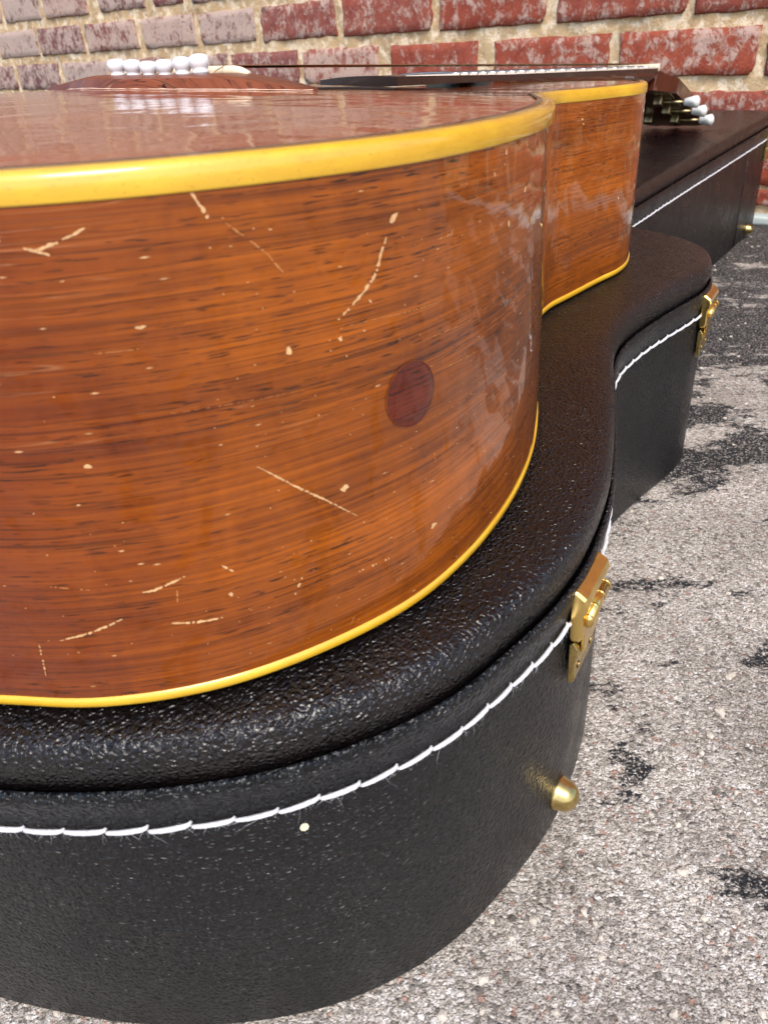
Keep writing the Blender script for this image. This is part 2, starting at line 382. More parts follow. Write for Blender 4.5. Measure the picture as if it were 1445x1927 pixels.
R1 = [(-.16,.036),(.049,.25),(.267,.47),(.503,.687),(.717,.906),(.92,1.111),(1.124,1.305),(1.333,1.539),(1.55,1.742),(1.764,1.958),(1.977,2.17)]
R0 = [(-.07,.143),(.155,.356),(.378,.577),(.594,.793),(.812,1.009),(1.026,1.195),(1.209,1.391),(1.412,1.609),(1.626,1.817),(1.828,2.02)]
RM = [(.60,.79),(.80,.99),(1.0,1.21),(1.231,1.332),(1.364,1.531),(1.578,1.757),(1.779,1.95)]
ROWS = [(.022,.046,None),(.052,.104,None),(.118,.176,None),(.1945,.2545,R1),(.2715,.332,R0),(.349,.4085,RM)]
z = .425
while z < .66: ROWS.append((z, z+.059, None)); z += .0745
rr = random.Random(5); nb = 0
for ri, (z0, z1, row) in enumerate(ROWS):
    row = list(row) if row else []
    if not row: x = -.9 + (ri % 2)*.11; row = []
    else:
        x = row[0][0]
        while x > -.85: L = rr.uniform(.185, .205); row.insert(0, (x-.014-L, x-.014)); x -= .014+L
        x = row[-1][1]+.014
    while x < 2.95:
        L = rr.uniform(.182, .206) if rr.random() > .1 else .095
        row.append((x, x+L)); x += L+rr.uniform(.010, .018)
    for a, b in row:
        o = bpy.data.objects.new('brick', BR[rr.randrange(9)]); COL.objects.link(o); o.parent = wall
        s = (a+b)/2; hh = (z1-z0)*rr.uniform(.95, 1.0)
        o.matrix_local = Matrix.Translation((s, rr.uniform(-.0015, .0015), (z0+z1)/2+lift(s))) @ Matrix.Rotation(rr.uniform(-.008, .008), 4, 'Y') @ Matrix.Diagonal(((b-a), 1, hh, 1))
        t = max(0, min(1, (s-.15)/1.1)); o.color = (max(0, min(1, .10+.62*t+rr.uniform(-.35, .35))), min(1, max(0, t*.7-.05+rr.uniform(-.2, .2))), 0, 1); nb += 1
V = []; F = []; z = ROWS[-1][1]+.0155; k = 0
while z+.06 < ZT:
    x = -.98 + (k % 2)*.1; k += 1
    while x < 3.1:
        L = rr.uniform(.183, .204); b = len(V); d = rr.uniform(.001, .005)
        V += [(x, -.02, z), (x+L, -.02, z), (x+L, -.02, z+.059), (x, -.02, z+.059), (x+.002, d, z+.002), (x+L-.002, d, z+.002), (x+L-.002, d, z+.057), (x+.002, d, z+.057)]
        F += [(b+4, b+7, b+6, b+5), (b, b+4, b+5, b+1), (b+1, b+5, b+6, b+2), (b+2, b+6, b+7, b+3), (b+3, b+7, b+4, b)]; x += L+.013
    z += .0745
ub = mesh_obj('upper_brickwork', V, F, 'brick', wall, False); ub['kind'] = 'stuff'; ub.color = (.4, .3, 0, 1)
bm = bmesh.new(); bm_box(bm, (S0, -.01, 0), (S1, .024, .012), .003)
ft = from_bm('footing', bm, 'footing', None, False); ft.matrix_world = WM; ft['kind'] = 'structure'

# ================================================================== GUITAR CASE
PSI = 0.62609
CASE = Matrix.Rotation(-PSI, 4, 'Z'); CASE.translation = (-.0776, .4103, 0)
case = empty('guitar_case', CASE, 'closed black leather-look guitar case with white stitching and brass latches on the concrete', 'guitar case')
CH = [(0,-.272),(.045,-.268),(.088,-.2578),(.116,-.2482),(.141,-.2375),(.161,-.2265),(.179,-.214),(.195,-.2),(.2065,-.1865),(.2153,-.173),(.2212,-.161),(.2262,-.147),(.2309,-.124),(.2335,-.107),(.2343,-.092),(.2336,-.0762),(.23,-.052),(.2245,-.029),(.2125,.008),(.1985,.0468),(.187,.079),(.1805,.108),(.1802,.135),(.1845,.17),(.19,.2),(.1935,.225),(.191,.25),(.180,.274),(.160,.294),(.135,.309),(.112,.322),(.094,.342),(.083,.37),(.0785,.41),(.079,.5),(.081,.6),(.085,.75),(.0885,.9),(.0885,.960),(.0835,.984),(.068,.998),(.045,1.002),(0,1.003)]
CL = Loop(CH, .0045)
hs = lambda y: .1258 + .0125*(y+.24)
ht = lambda y: hs(y) + .0138
def H(d): return lambda y: hs(y)+d
def T(d): return lambda y: ht(y)+d
C_ = lambda v: (lambda y: v)
sweep('base_shell', CL, [(-.012, C_(.0012)), (-.005, C_(.0008)), (-.0015, C_(.002)), (0, C_(.005)), (0, C_(.03)), (.0003, C_(.06)), (.0003, H(-.035)), (0, H(-.0200)), (.0001, H(-.0165)), (.0006, H(-.0130)), (.0014, H(-.0095)), (.0020, H(-.0062)), (.0022, H(-.0038)), (.0018, H(-.0018)), (.0010, H(-.0010)), (.0002, H(-.0016)), (-.0001, H(-.0035)), (-.0004, H(-.0070)), (-.011, H(-.0075))], 'wall', case, cap_bot=True)
lidp = [(-.011, H(-.0062)), (-.0022, H(-.0056)), (-.0014, H(-.0030)), (-.0007, H(-.0004)), (.0001, H(.0022)), (.0004, H(.0050)), (.0001, H(.0080)), (-.0006, H(.0106)), (-.0019, H(.0126)), (-.0038, T(-.0004)), (-.0060, T(-.0001)), (-.0095, T(0)), (-.0100, T(0))]
sweep('lid', CL, lidp, 'lid', case, cap_top=True)
# stitches
bm = bmesh.new(); tube(bm, [(-.0058, -.0003, -.0003), (-.0049, .0003, -.0002), (-.002, .0006, -.0001), (.0012, .0006, .0000), (.0042, .0005, .0002), (.0054, .0002, .0004), (.0059, -.0005, .0006)], [.0004, .0006, .00074, .00078, .00074, .0006, .0004], 7)
st0 = from_bm('stitch', bm, 'thread', case); first = True
n_st = int(CL.total/.0113); pitch = CL.total/n_st; rs = random.Random(3)
for i in range(n_st):
    p, n = CL.at((i+.5)*pitch); t = Vector((-n.y, n.x, 0)); nn = Vector((n.x, n.y, 0))
    m = Matrix((t, nn, Vector((0, 0, 1)))).transposed().to_4x4(); m.translation = (p.x+n.x*.0008, p.y+n.y*.0008, hs(p.y)-.0166+rs.uniform(-.0002, .0002))
    m = m @ Matrix.Rotation(rs.uniform(-.05, .05)-.04, 4, 'Y') @ Matrix.Diagonal((pitch/.0113*rs.uniform(.97, 1.02), 1, rs.uniform(.9, 1.12), 1))
    if first: st0.matrix_local = m; first = False
    else: inst('stitch', st0, case, m)
# loose thread fuzz along the stitching
bm = bmesh.new(); rf = random.Random(11)
u0, u1 = .05, CL.u_near(.02)
for i in range(300):
    u = rf.uniform(u0, u1) if rf.random() < .8 else rf.uniform(u0, CL.half_len*.5); p, n = CL.at(u); t = Vector((-n.y, n.x, 0)); nn = Vector((n.x, n.y, 0)); zb = hs(p.y)-.0168
    a = Vector((p.x, p.y, zb)) + nn*.0016; L = rf.uniform(.001, .0032)*(2.2 if rf.random() < .12 else 1); sx = rf.uniform(-1, 1); sz = -abs(rf.gauss(.6, .5)) if rf.random() < .8 else .5
    dirn = (t*sx + Vector((0, 0, sz)) + nn*.12).normalized(); cv = (t*rf.uniform(-1, 1)+Vector((0, 0, rf.uniform(-1, .4))))*.5
    pts = [a + dirn*L*k/4 + cv*L*(k/4)**2*.8 for k in range(5)]
    tube(bm, pts, [.00004, .000035, .00003, .00002, .000015], 3, False)
fz = from_bm('thread_fuzz', bm, 'thread', case); fz['kind'] = 'stuff'
# latches
def latch(u):
    p, n = CL.at(u); t = Vector((-n.y, n.x, 0)); nn = Vector((n.x, n.y, 0))
    m = Matrix((t, nn, Vector((0, 0, 1)))).transposed().to_4x4(); m.translation = (p.x, p.y, hs(p.y)); m = m @ Matrix.Diagonal((.80, .60, .86, 1))
    bm = bmesh.new()
    # hasp: bevelled block with a sloping top, wider at the back
    prof = [(.0012, -.004), (.0042, -.0045), (.0088, -.0068), (.0102, -.0095), (.0098, -.0125), (.0078, -.0150), (.0080, -.0262), (.0066, -.0285), (.0030, -.0290), (.0016, -.0270)]
    xs_ = (-.0165, -.0155, .0155, .0165); rings = []
    for k, x in enumerate(xs_):
        sh = .0009 if k in (0, 3) else 0
        rings.append([bm.verts.new((x, max(.001, y-sh), zz+(sh if zz < -.015 else -sh))) for y, zz in prof])
    for A, B in zip(rings, rings[1:]):
        for k in range(len(prof)): bm.faces.new((A[k], A[(k+1)%len(prof)], B[(k+1)%len(prof)], B[k]))
    bm.faces.new(rings[0][::-1]); bm.faces.new(rings[-1])
    root = from_bm('latch', bm, 'brass', case, False); root.matrix_local = m
    bv = root.modifiers.new('bevel', 'BEVEL'); bv.width = .00035; bv.segments = 2; bv.limit_method = 'ANGLE'
    bm = bmesh.new(); tube(bm, [(-.0125, .0096, -.0185), (.0125, .0096, -.0185)], .0030, 12); from_bm('hinge_barrel', bm, 'brass', root)
    for x in (-.0132, -.0048, .0048, .0132):
        bm = bmesh.new(); tube(bm, [(x-.0006, .0096, -.0185), (x+.0006, .0096, -.0185)], .0031, 14); from_bm('barrel_ring', bm, 'brass', root)
    # wire bail with an opening, and the keeper below
    bm = bmesh.new()
    bm_box(bm, (-.0115, .0062, -.0365), (.0115, .0082, -.0195), .0005); from_bm('link_plate', bm, 'brass', root, False)
    bm = bmesh.new(); prof = [(.0008, -.0315), (.0030, -.0305), (.0058, -.0335), (.0068, -.0372), (.0052, -.0385), (.0050, -.0450), (.0056, -.0490), (.0040, -.0515), (.0010, -.0520)]
    rings = [[bm.verts.new((x, y, zz)) for y, zz in prof] for x in (-.0150, -.0142, .0142, .0150)]
    for A, B in zip(rings, rings[1:]):
        for k in range(len(prof)): bm.faces.new((A[k], A[(k+1)%len(prof)], B[(k+1)%len(prof)], B[k]))
    bm.faces.new(rings[0][::-1]); bm.faces.new(rings[-1])
    kp = from_bm('keeper', bm, 'oldbrass', root, False); bv = kp.modifiers.new('bevel', 'BEVEL'); bv.width = .0005; bv.segments = 2; bv.limit_method = 'ANGLE'
    for x in (-.009, .009):
        bm = bmesh.new(); lathe(bm, [(.0018, 0), (.0018, .0003), (.0014, .0008), (.0004, .001)], 10, Matrix.Translation((x, .0053, -.0455)) @ Matrix.Rotation(-math.pi/2, 4, 'X')); from_bm('rivet', bm, 'oldbrass', root)
for y in (-.080, .234, .962): latch(CL.u_near(y))
def foot(u, z):
    p, n = CL.at(u); nn = Vector((n.x, n.y, 0)); t = Vector((-n.y, n.x, 0))
    m = Matrix((t, Vector((0, 0, 1)), -nn)).transposed().to_4x4(); m = Matrix((t, Vector((0, 0, 1)).cross(t)*-1, nn)).transposed().to_4x4() if False else nn.to_track_quat('Z', 'Y').to_matrix().to_4x4(); m.translation = Vector((p.x, p.y, z)) - nn*.0006
    bm = bmesh.new(); lathe(bm, [(.0068, 0), (.0072, .0006), (.0068, .0016), (.0064, .0032), (.0061, .0052), (.0050, .0072), (.0032, .0086), (.0012, .0092)], 20)
    o = from_bm('foot', bm, 'oldbrass', case); o.matrix_local = m
foot(CL.u_near(-.088), .020); foot(CL.u_near(.925), .013)
# dark vertical seam in the covering on the neck box, and one pale flake
bm = bmesh.new(); p, n = CL.at(CL.u_near(.86)); nn = Vector((n.x, n.y, 0))
tube(bm, [Vector((p.x, p.y, zz)) + nn*.0002 for zz in (.004, .03, .06, .09, .112)], .0006, 6); from_bm('covering_seam', bm, 'lid', case)

uf = CL.u_near(-.194); V = []
for i in range(8):
    a = 2*math.pi*i/8; p, n = CL.at(uf+.0013*math.cos(a)); V.append((p.x+n.x*.0005, p.y+n.y*.0005, hs(p.y)-.0268+.0015*math.sin(a)))
for v in list(V): V.append((v[0]*.999, v[1]*.999, v[2]))
mesh_obj('flake', V, [tuple(range(8))]+[(i, (i+1)%8, 8+(i+1)%8, 8+i) for i in range(8)], 'flake', case, False)

# ================================================================== ACOUSTIC GUITAR
GN = Vector((0.81037720, -0.58590376, 0.00236351)); GD = Vector((0.58555932, 0.80974837, -0.03778699)); GZ = Vector((0.02022569, 0.03200569, 0.99928302))
GM = Matrix((GN, GD, GZ)).transposed().to_4x4(); GM.translation = (-.0776, .4103, .25825)
gtr = empty('acoustic_guitar', GM, 'worn brown acoustic guitar with yellow binding lying face up on the black case', 'guitar')
GH = [(0,-.262),(.05,-.2575),(.095,-.244),(.1357,-.224),(.1589,-.2121),(.1774,-.1968),(.1907,-.1795),(.202,-.1571),(.2086,-.1356),(.2106,-.111),(.2092,-.087),(.2054,-.0638),(.1985,-.0385),(.188,-.012),(.176,.012),(.163,.038),(.151,.062),(.1422,.087),(.1383,.1156),(.1409,.1373),(.1455,.1721),(.1494,.1963),(.1471,.2199),(.137,.246),(.118,.27),(.088,.287),(.05,.294),(0,.296)]
GL = Loop(GH, .003)
def zt(y):
    t = max(0, min(1, (y+.02)/.20)); return -.0028*t*t*(3-2*t)
dep = lambda y: -(.12389 + (.10199-.12389)*(y+.23)/.51)
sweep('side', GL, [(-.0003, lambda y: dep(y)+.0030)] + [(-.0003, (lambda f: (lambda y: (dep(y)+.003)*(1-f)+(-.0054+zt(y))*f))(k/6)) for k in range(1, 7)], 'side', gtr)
def bind(d):  return lambda y: d+zt(y)
sweep('top_binding', GL, [(-.0015, bind(-.0057)), (0, bind(-.0056)), (.0002, bind(-.0052)), (.0002, bind(-.0016)), (-.0001, bind(-.0008)), (-.0007, bind(-.0002)), (-.0016, bind(.0001)), (-.0042, bind(.0003)), (-.0046, bind(-.0008))], 'binding', gtr)
sweep('back_binding', GL, [(-.006, lambda y: dep(y)-.0003), (-.0016, lambda y: dep(y)-.0002), (-.0005, lambda y: dep(y)+.0001), (.0001, lambda y: dep(y)+.0008), (.0002, lambda y: dep(y)+.0033), (-.0008, lambda y: dep(y)+.0035)], 'binding', gtr)
# domed soundboard: rings about a centre near the bridge
CX, CY, DH = -.05, -.05, .0100
def dfall(y):
    t = max(0, min(1, (y-.02)/.15)); return 1-.88*t*t*(3-2*t)
def dome_tab():
    tb = []
    for q, n in zip(GL.p, GL.n):
        e = q - n*.0043; tb.append((math.atan2(e.y-CY, e.x-CX), math.hypot(e.x-CX, e.y-CY)))
    return sorted(tb)
DT = dome_tab()
import bisect
DTk = [a for a, _ in DT]
def dome(x, y):
    a = math.atan2(y-CY, x-CX); i = bisect.bisect(DTk, a) % len(DT); j = (i-1) % len(DT)
    s = math.hypot(x-CX, y-CY)/max(1e-6, (DT[i][1]+DT[j][1])/2); s = min(1, s)
    return DH*(1-s**1.45)*dfall(y)+zt(y) if s < 1 else zt(y)
SHC, SHR = Vector((0, .085)), .0495
V = []; F = []; NR = 46; N = len(GL.p)
for k in range(NR+1):
    s = 1-(k/NR)**.9*.999
    for i in range(N):
        e = GL.p[i]-GL.n[i]*.0043; x = CX+(e.x-CX)*s; y = CY+(e.y-CY)*s; z = DH*(1-s**1.45)*dfall(y)+zt(y)
        d = Vector((x, y))-SHC
        if abs(d.length-SHR) < .0038: d = d.normalized()*SHR; x, y = SHC.x+d.x, SHC.y+d.y
        V.append((x, y, z))
for k in range(NR):
    for i in range(N):
        q = (k*N+i, k*N+(i+1)%N, (k+1)*N+(i+1)%N, (k+1)*N+i)
        c = Vector((sum(V[a][0] for a in q)/4, sum(V[a][1] for a in q)/4))
        if (c-SHC).length > SHR-.0004: F.append(q)
F.append(tuple(NR*N+i for i in range(N)))
mesh_obj('soundboard', V, F, 'top', gtr)
bm = bmesh.new(); sg = 64
for a in range(sg):
    qs = []
    for rr_, dz in ((SHR-.0002, -.003), (SHR-.0002, .0004), (SHR+.0085, .0004)):
        for b in (a, a+1):
            x = SHC.x+rr_*math.cos(2*math.pi*b/sg); y = SHC.y+rr_*math.sin(2*math.pi*b/sg); qs.append(bm.verts.new((x, y, dome(x, y)+dz)))
    bm.faces.new((qs[0], qs[1], qs[3], qs[2])); bm.faces.new((qs[2], qs[3], qs[5], qs[4]))
bmesh.ops.remove_doubles(bm, verts=bm.verts, dist=1e-5); from_bm('rosette', bm, 'top', gtr)
# thin dark purfling line inside the binding
V = []; F = []
for i in range(N):
    for off in (-.0042, -.0058):
        q = GL.p[i]+GL.n[i]*off; V.append((q.x, q.y, dome(q.x, q.y)+.00035))
for i in range(N): a, b = 2*i, 2*((i+1)%N); F.append((a, b, b+1, a+1))
mesh_obj('purfling', V, F, 'dark', gtr)
# arched back
V = []; F = []
for k in range(13):
    s = 1-k/12*.999
    for i in range(0, N, 3):
        e = GL.p[i]-GL.n[i]*.003; x = e.x*s; y = (e.y-.02)*s+.02; V.append((x, y, dep(y)-.0002-.0018*(1-s*s)))
n3 = len(range(0, N, 3))
for k in range(12):
    for i in range(n3): F.append((k*n3+i, (k+1)*n3+i, (k+1)*n3+(i+1)%n3, k*n3+(i+1)%n3))
mesh_obj('back', V, F, 'side', gtr)
# ---- marks on the side: scratches and chips (arc length from the tail, height below the top)
def rimpt(u, z, off=.00012):
    p, n = GL.at(u); return Vector((p.x+n.x*(off-.0003), p.y+n.y*(off-.0003), z))
rk = random.Random(21)
def scratch(path, wid, gap=0):
    pts = []
    for (a, b), (c, d) in zip(path, path[1:]):
        L = math.hypot(c-a, d-b); m = max(2, int(L/.0005))
        for k in range(m): pts.append((a+(c-a)*k/m, b+(d-b)*k/m))
    pts.append(path[-1]); V = []; F = []; n = len(pts)
    for i, (u, z) in enumerate(pts):
        a = pts[max(0, i-1)]; b = pts[min(n-1, i+1)]; dx, dz = b[0]-a[0], b[1]-a[1]; L = math.hypot(dx, dz) or 1
        w0 = wid*.33*(.25+.75*math.sin(math.pi*(i+.6)/(n+.2))**.5)*rk.uniform(.35, 1.25); j = rk.uniform(-1, 1)*wid*.10
        ox, oz = -dz/L, dx/L
        V += [rimpt(u+ox*(w0+j), z+oz*(w0+j)), rimpt(u-ox*(w0-j), z-oz*(w0-j))]
    for i in range(n-1):
        if rk.random() < gap+.10: continue
        F.append((2*i, 2*i+1, 2*i+3, 2*i+2))
    mesh_obj('scratch', V, F, 'bare' if wid > .00075 else 'bare2', gtr)
def chip(u, z, ru, rz, rot=0, name='chip'):
    k = 9; V = [rimpt(u, z, .00016)]; 
    for i in range(k):
        a = 2*math.pi*i/k; q = rk.uniform(.45, 1.2); x = ru*q*math.cos(a); y = rz*q*math.sin(a)
        V.append(rimpt(u+x*math.cos(rot)-y*math.sin(rot), z+x*math.sin(rot)+y*math.cos(rot)))
    mesh_obj(name, V, [(0, i+1, (i+1)%k+1) for i in range(k)], 'bare', gtr)
SC = [([(.181,-.0126),(.1832,-.0131),(.1875,-.012),(.1927,-.01)],.0009,.05),([(.1814,-.0125),(.1856,-.0141)],.0008,0),([(.2123,-.0057),(.2138,-.0084),(.215,-.0109)],.0011,.2),
 ([(.2179,-.0117),(.2223,-.0154),(.2255,-.0185),(.2283,-.0224)],.0007,.1),([(.2539,-.0192),(.252,-.0224),(.2508,-.0259),(.2489,-.0279),(.2465,-.0299),(.2429,-.0324),(.2399,-.0343)],.0013,.06),
 ([(.2474,-.0303),(.2489,-.0324)],.0008,.3),([(.2771,-.0211),(.2762,-.0223),(.271,-.0225)],.0007,.1),([(.1881,-.0329),(.1976,-.0329)],.0003,.2),
 ([(.2423,-.036),(.2504,-.0361),(.261,-.0367),(.2733,-.037)],.00032,.15),([(.2172,-.0629),(.2249,-.0698),(.2333,-.0768),(.2409,-.0835)],.0008,.12),
 ([(.1866,-.0893),(.1897,-.0892),(.1971,-.0867)],.001,.05),([(.1947,-.0902),(.1942,-.0934)],.0006,.2),([(.1918,-.0992),(.1976,-.1001),(.2037,-.1004)],.001,.05),
 ([(.1651,-.1014),(.1734,-.0992),(.1811,-.0961)],.001,.05),([(.1595,-.1027),(.159,-.108),(.1584,-.1131)],.0008,.5),([(.1669,-.0857),(.1762,-.0873)],.0005,.4),
 ([(.2057,-.0858),(.2081,-.0882)],.0008,.1),([(.2221,-.0998),(.2245,-.0955)],.0009,.35),([(.2402,-.1),(.2501,-.1001)],.0009,.5),([(.268,-.0756),(.2686,-.0793)],.0006,.2),
 ([(.3064,-.0345),(.3196,-.0343)],.0004,.1),([(.2651,-.0447),(.2865,-.0451)],.00035,.2),([(.269,-.0539),(.2897,-.0545)],.00035,.2),([(.20,-.047),(.2305,-.0478)],.0002,.3),
 ([(.2367,-.1155),(.2375,-.1138),(.2392,-.1139),(.239,-.1158),(.2372,-.1162)],.0004,.1),([(.285,-.012),(.301,-.0124),(.318,-.0118)],.0003,.3),([(.29,-.0705),(.312,-.0712)],.0004,.2),([(.262,-.0655),(.29,-.0662)],.0003,.3)]
for a in SC: scratch(*a)
for u, z, ru, rz, ro in [(.256,-.0158,.0016,.0009,.6),(.2402,-.0385,.0007,.0006,0),(.2275,-.0384,.0007,.0011,.3),(.1985,-.0288,.0012,.0005,.1),(.238,-.075,.0012,.001,0),(.2672,-.0976,.0016,.0009,.2),(.2066,-.0943,.0007,.0007,0),(.1826,-.0564,.0009,.0006,0),
 (.5505,-.0163,.0015,.0006,0),(.552,-.0184,.0008,.0005,0),(.3054,-.0078,.0005,.0008,0),(.3225,-.0188,.0018,.0007,.3),(.298,-.0121,.0006,.0006,0),(.5985,-.0606,.0010,.0008,0),(.309,-.0255,.0009,.0009,.4),(.331,-.0285,.0006,.0014,.2)]: chip(u, z, ru, rz, ro)
bm = bmesh.new()
for i in range(260):
    u = .15+.2*rk.random()**.8; z = -rk.uniform(.009, .117); a, b = rk.uniform(.00008, .00028), rk.uniform(.00008, .0002)
    if rk.random() < .3: a *= 4
    vs = [bm.verts.new(rimpt(u+dx*a, z+dz*b)) for dx, dz in ((-1, 0), (0, -1), (1, 0), (0, 1))]; bm.faces.new(vs)
wm_ = from_bm('wear_specks', bm, 'bare', gtr); wm_['kind'] = 'stuff'
# round plug
V = []; F = []; PUV = []; PU, PZ, PR = .2598, -.0569, .0083
for k in range(6):
    rad = PR*(1-k/5*.999)
    for i in range(32):
        a = 2*math.pi*i/32; V.append(rimpt(PU+rad*math.cos(a), PZ+rad*math.sin(a), .0004 if k else .0001)); PUV.append((PU+rad*math.cos(a)+.7, PZ+rad*math.sin(a)))
for k in range(5):
    for i in range(32): F.append((k*32+i, k*32+(i+1)%32, (k+1)*32+(i+1)%32, (k+1)*32+i))
pl = mesh_obj('wood_plug', V, F, 'plug', gtr, True, PUV); pl['label'] = 'round dark red wood plug in the side'
V = []; F = []
for i in range(33):
    a = 2*math.pi*i/32
    for rad in (PR-.0001, PR+.00005+.00022*rk.random()): V.append(rimpt(PU+rad*math.cos(a), PZ+rad*math.sin(a), .0003))
for i in range(32): F.append((2*i, 2*i+1, 2*i+3, 2*i+2))
mesh_obj('glue_ring', V, F, 'bridge', pl)

# ---- bridge
def base(x): return .0073 - .0270*x                              # the top has bellied up under the bridge
def bh(x):
    a = abs(x)/(.092 if x < 0 else .081); return .0066 if a < .42 else max(.0004, .0066 - .0060*((a-.42)/.58)**1.25)
V = []; F = []; NX, NY = 61, 15
for i in range(NX):
    x = -.092+.173*i/(NX-1); a = abs(x)/(.092 if x < 0 else .081); hw0 = (.0175-.0125*a**2)*(1 if a < .96 else max(.25, 1-((a-.96)/.04)**2*.7)); bel = .008*max(0, 1-(x/.065)**2)**1.5
    yb, yf = -.004-hw0-bel, -.004+hw0
    for j in range(NY):
        v = j/(NY-1); y = yb+(yf-yb)*v; e = min(v, 1-v)*2; hh = bh(x)*(1-(1-min(1, e/.5))**2.5*.45) if e > 0 else bh(x)*.45
        if j in (0, NY-1): hh = -.001
        if i in (0, NX-1): hh = -.0015
        V.append((x, y, base(x)+hh))
for i in range(NX-1):
    for j in range(NY-1): a = i*NY+j; F.append((a, a+NY, a+NY+1, a+1))
brg = mesh_obj('bridge', V, F, 'bridge', gtr); bv = brg.modifiers.new('es', 'EDGE_SPLIT'); bv.split_angle = math.radians(40)
V2 = []; F2 = []
for i in range(NX):
    x0 = V[i*NY]; dz_ = dome(x0[0], x0[1]); V2 += [(x0[0], x0[1]-.0007, dz_+.0002), (x0[0], x0[1]-.0001, max(dz_+.0002, base(x0[0]))+.0002+.0003*noise.noise((x0[0]*200, 0, 0)))]
for i in range(NX-1): F2.append((2*i, 2*i+2, 2*i+3, 2*i+1))
mesh_obj('glue_line', V2, F2, 'glue', brg)
bm = bmesh.new()
lathe(bm, [(.0026, -.0018), (.0030, -.0002), (.0036, .0002), (.0034, .0010), (.0030, .0014), (.0036, .0022), (.0043, .0034), (.0045, .0048), (.0041, .0062), (.0030, .0070), (.0012, .0073)], 18)
pin0 = from_bm('bridge_pin', bm, 'pin', brg); px = [-.0268, -.0162, -.0058, .0046, .0158, .0264]
for i, x in enumerate(px):
    sc_ = (1.02, 1.0, .97, 1.0, 1.03, 1.08)[i]*.93; dz = (0, -.0002, -.0008, -.0005, .0001, .0006)[i]
    m = Matrix.Translation((x, -.013, base(x)+.0062+dz)) @ Matrix.Rotation(rk.uniform(-.07, .07), 4, 'Y') @ Matrix.Rotation(rk.uniform(-.06, .06), 4, 'X') @ Matrix.Diagonal((sc_, sc_, sc_, 1))
    if i == 0: pin0.matrix_local = m
    else: inst('bridge_pin', pin0, brg, m)
bm = bmesh.new(); rings = []
for k in range(21):
    x = -.040+.08*k/20; hgt = .0026*min(1, (1-abs(x)/.0405)*6)**.6+.0002; hgt = max(.0003, hgt); yy = .002+.03*x*.05
    rings.append([bm.verts.new((x, yy+dy, base(x)+.0052+dz*(1.0)+(hgt if dz > 0 else 0))) for dy, dz in ((-.0016, 0), (-.0016, .0008), (-.0005, .0013), (.0005, .0013), (.0016, .0008), (.0016, 0))])
for A, B in zip(rings, rings[1:]):
    for k in range(6): bm.faces.new((A[k], A[(k+1)%6], B[(k+1)%6], B[k]))
bm.faces.new(rings[0][::-1]); bm.faces.new(rings[-1])
from_bm('saddle', bm, 'saddle', brg)

# ---- neck, fretboard, headstock
NUT = .660; FB0 = .140
fbz = lambda y: .0078 + (-.0022-.0078)*(y-FB0)/(NUT-FB0)
fbw = lambda y: .0280 + (.0218-.0280)*(y-FB0)/(NUT-FB0)
RAD = .305
def crown(x): return -(x*x)/(2*RAD)
V = []; F = []; ny = 40; cols = 9
for i in range(ny+1):
    y = FB0+(NUT-FB0)*i/ny; wv = fbw(y)
    row = [(-wv, y, fbz(y)-.0060), (-wv, y, fbz(y)-.0012)] + [(-wv+2*wv*c/(cols-1), y, fbz(y)+crown(-wv+2*wv*c/(cols-1))) for c in range(cols)] + [(wv, y, fbz(y)-.0012), (wv, y, fbz(y)-.0060)]
    V += row
W_ = cols+4
for i in range(ny):
    for c in range(W_-1): a = i*W_+c; F.append((a, a+1, a+W_+1, a+W_))
    F.append((i*W_+W_-1, i*W_, (i+1)*W_, (i+1)*W_+W_-1))
F.append(tuple(range(W_))); F.append(tuple(ny*W_+k for k in range(W_-1, -1, -1)))
fb = mesh_obj('fretboard', V, F, 'dark', gtr); m_ = fb.modifiers.new('es', 'EDGE_SPLIT'); m_.split_angle = math.radians(35)
for sgn in (-1, 1):
    V = []; F = []
    for i in range(ny+1):
        y = FB0+.012+(NUT-FB0-.012)*i/ny; wv = fbw(y); t_ = .0017*min(1, .25+i/14)
        z1_ = fbz(y)+crown(wv)+.0006
        for dx, z_ in ((-.0016, z1_), (.0003, z1_-.0002), (.0005, z1_-t_), (-.0016, z1_-t_)): V.append((sgn*(wv+dx), y, z_))
    for i in range(ny):
        for c in range(4): a = i*4; F.append((a+c, a+(c+1)%4, a+4+(c+1)%4, a+4+c))
    F += [(0, 1, 2, 3), (ny*4+3, ny*4+2, ny*4+1, ny*4)]
    mesh_obj('fretboard_binding', V, F, 'cream', fb, False)
for k in range(1, 21):
    y = NUT-.66*(1-2**(-k/12))*.985
    if y < FB0+.004: continue
    wv = fbw(y)+.0006; bm = bmesh.new(); tube(bm, [(-wv+2*wv*c/8, y, fbz(y)+crown(-wv+2*wv*c/8)+.0003) for c in range(9)], .0009, 6)
    bm.verts.ensure_lookup_table(); from_bm('fret', bm, 'fret', fb)
bm = bmesh.new(); bm_box(bm, (-.0220, NUT, fbz(NUT)-.005), (.0220, NUT+.0048, fbz(NUT)+.0022), .0007); from_bm('nut', bm, 'saddle', gtr)
V = []; F = []; sec = 11; ys = [.262+.006*i for i in range(8)] + [.31+.0145*i for i in range(25)]
for y in ys:
    wv = fbw(y)-.0002; hd = .0175 + .065*max(0, 1-(y-.262)/.05)**2*(1 if y < .312 else 0) - .004*((y-.3)/.36)
    for c in range(sec):
        a = math.pi*c/(sec-1); V.append((wv*math.cos(a), y, fbz(y)-.0059-hd*math.sin(a)**.8))
for i in range(len(ys)-1):
    for c in range(sec-1): a = i*sec+c; F.append((a, a+1, a+sec+1, a+sec))
F.append(tuple(range(sec-1, -1, -1))); F.append(tuple((len(ys)-1)*sec+c for c in range(sec)))
mesh_obj('neck', V, F, 'neck', gtr)
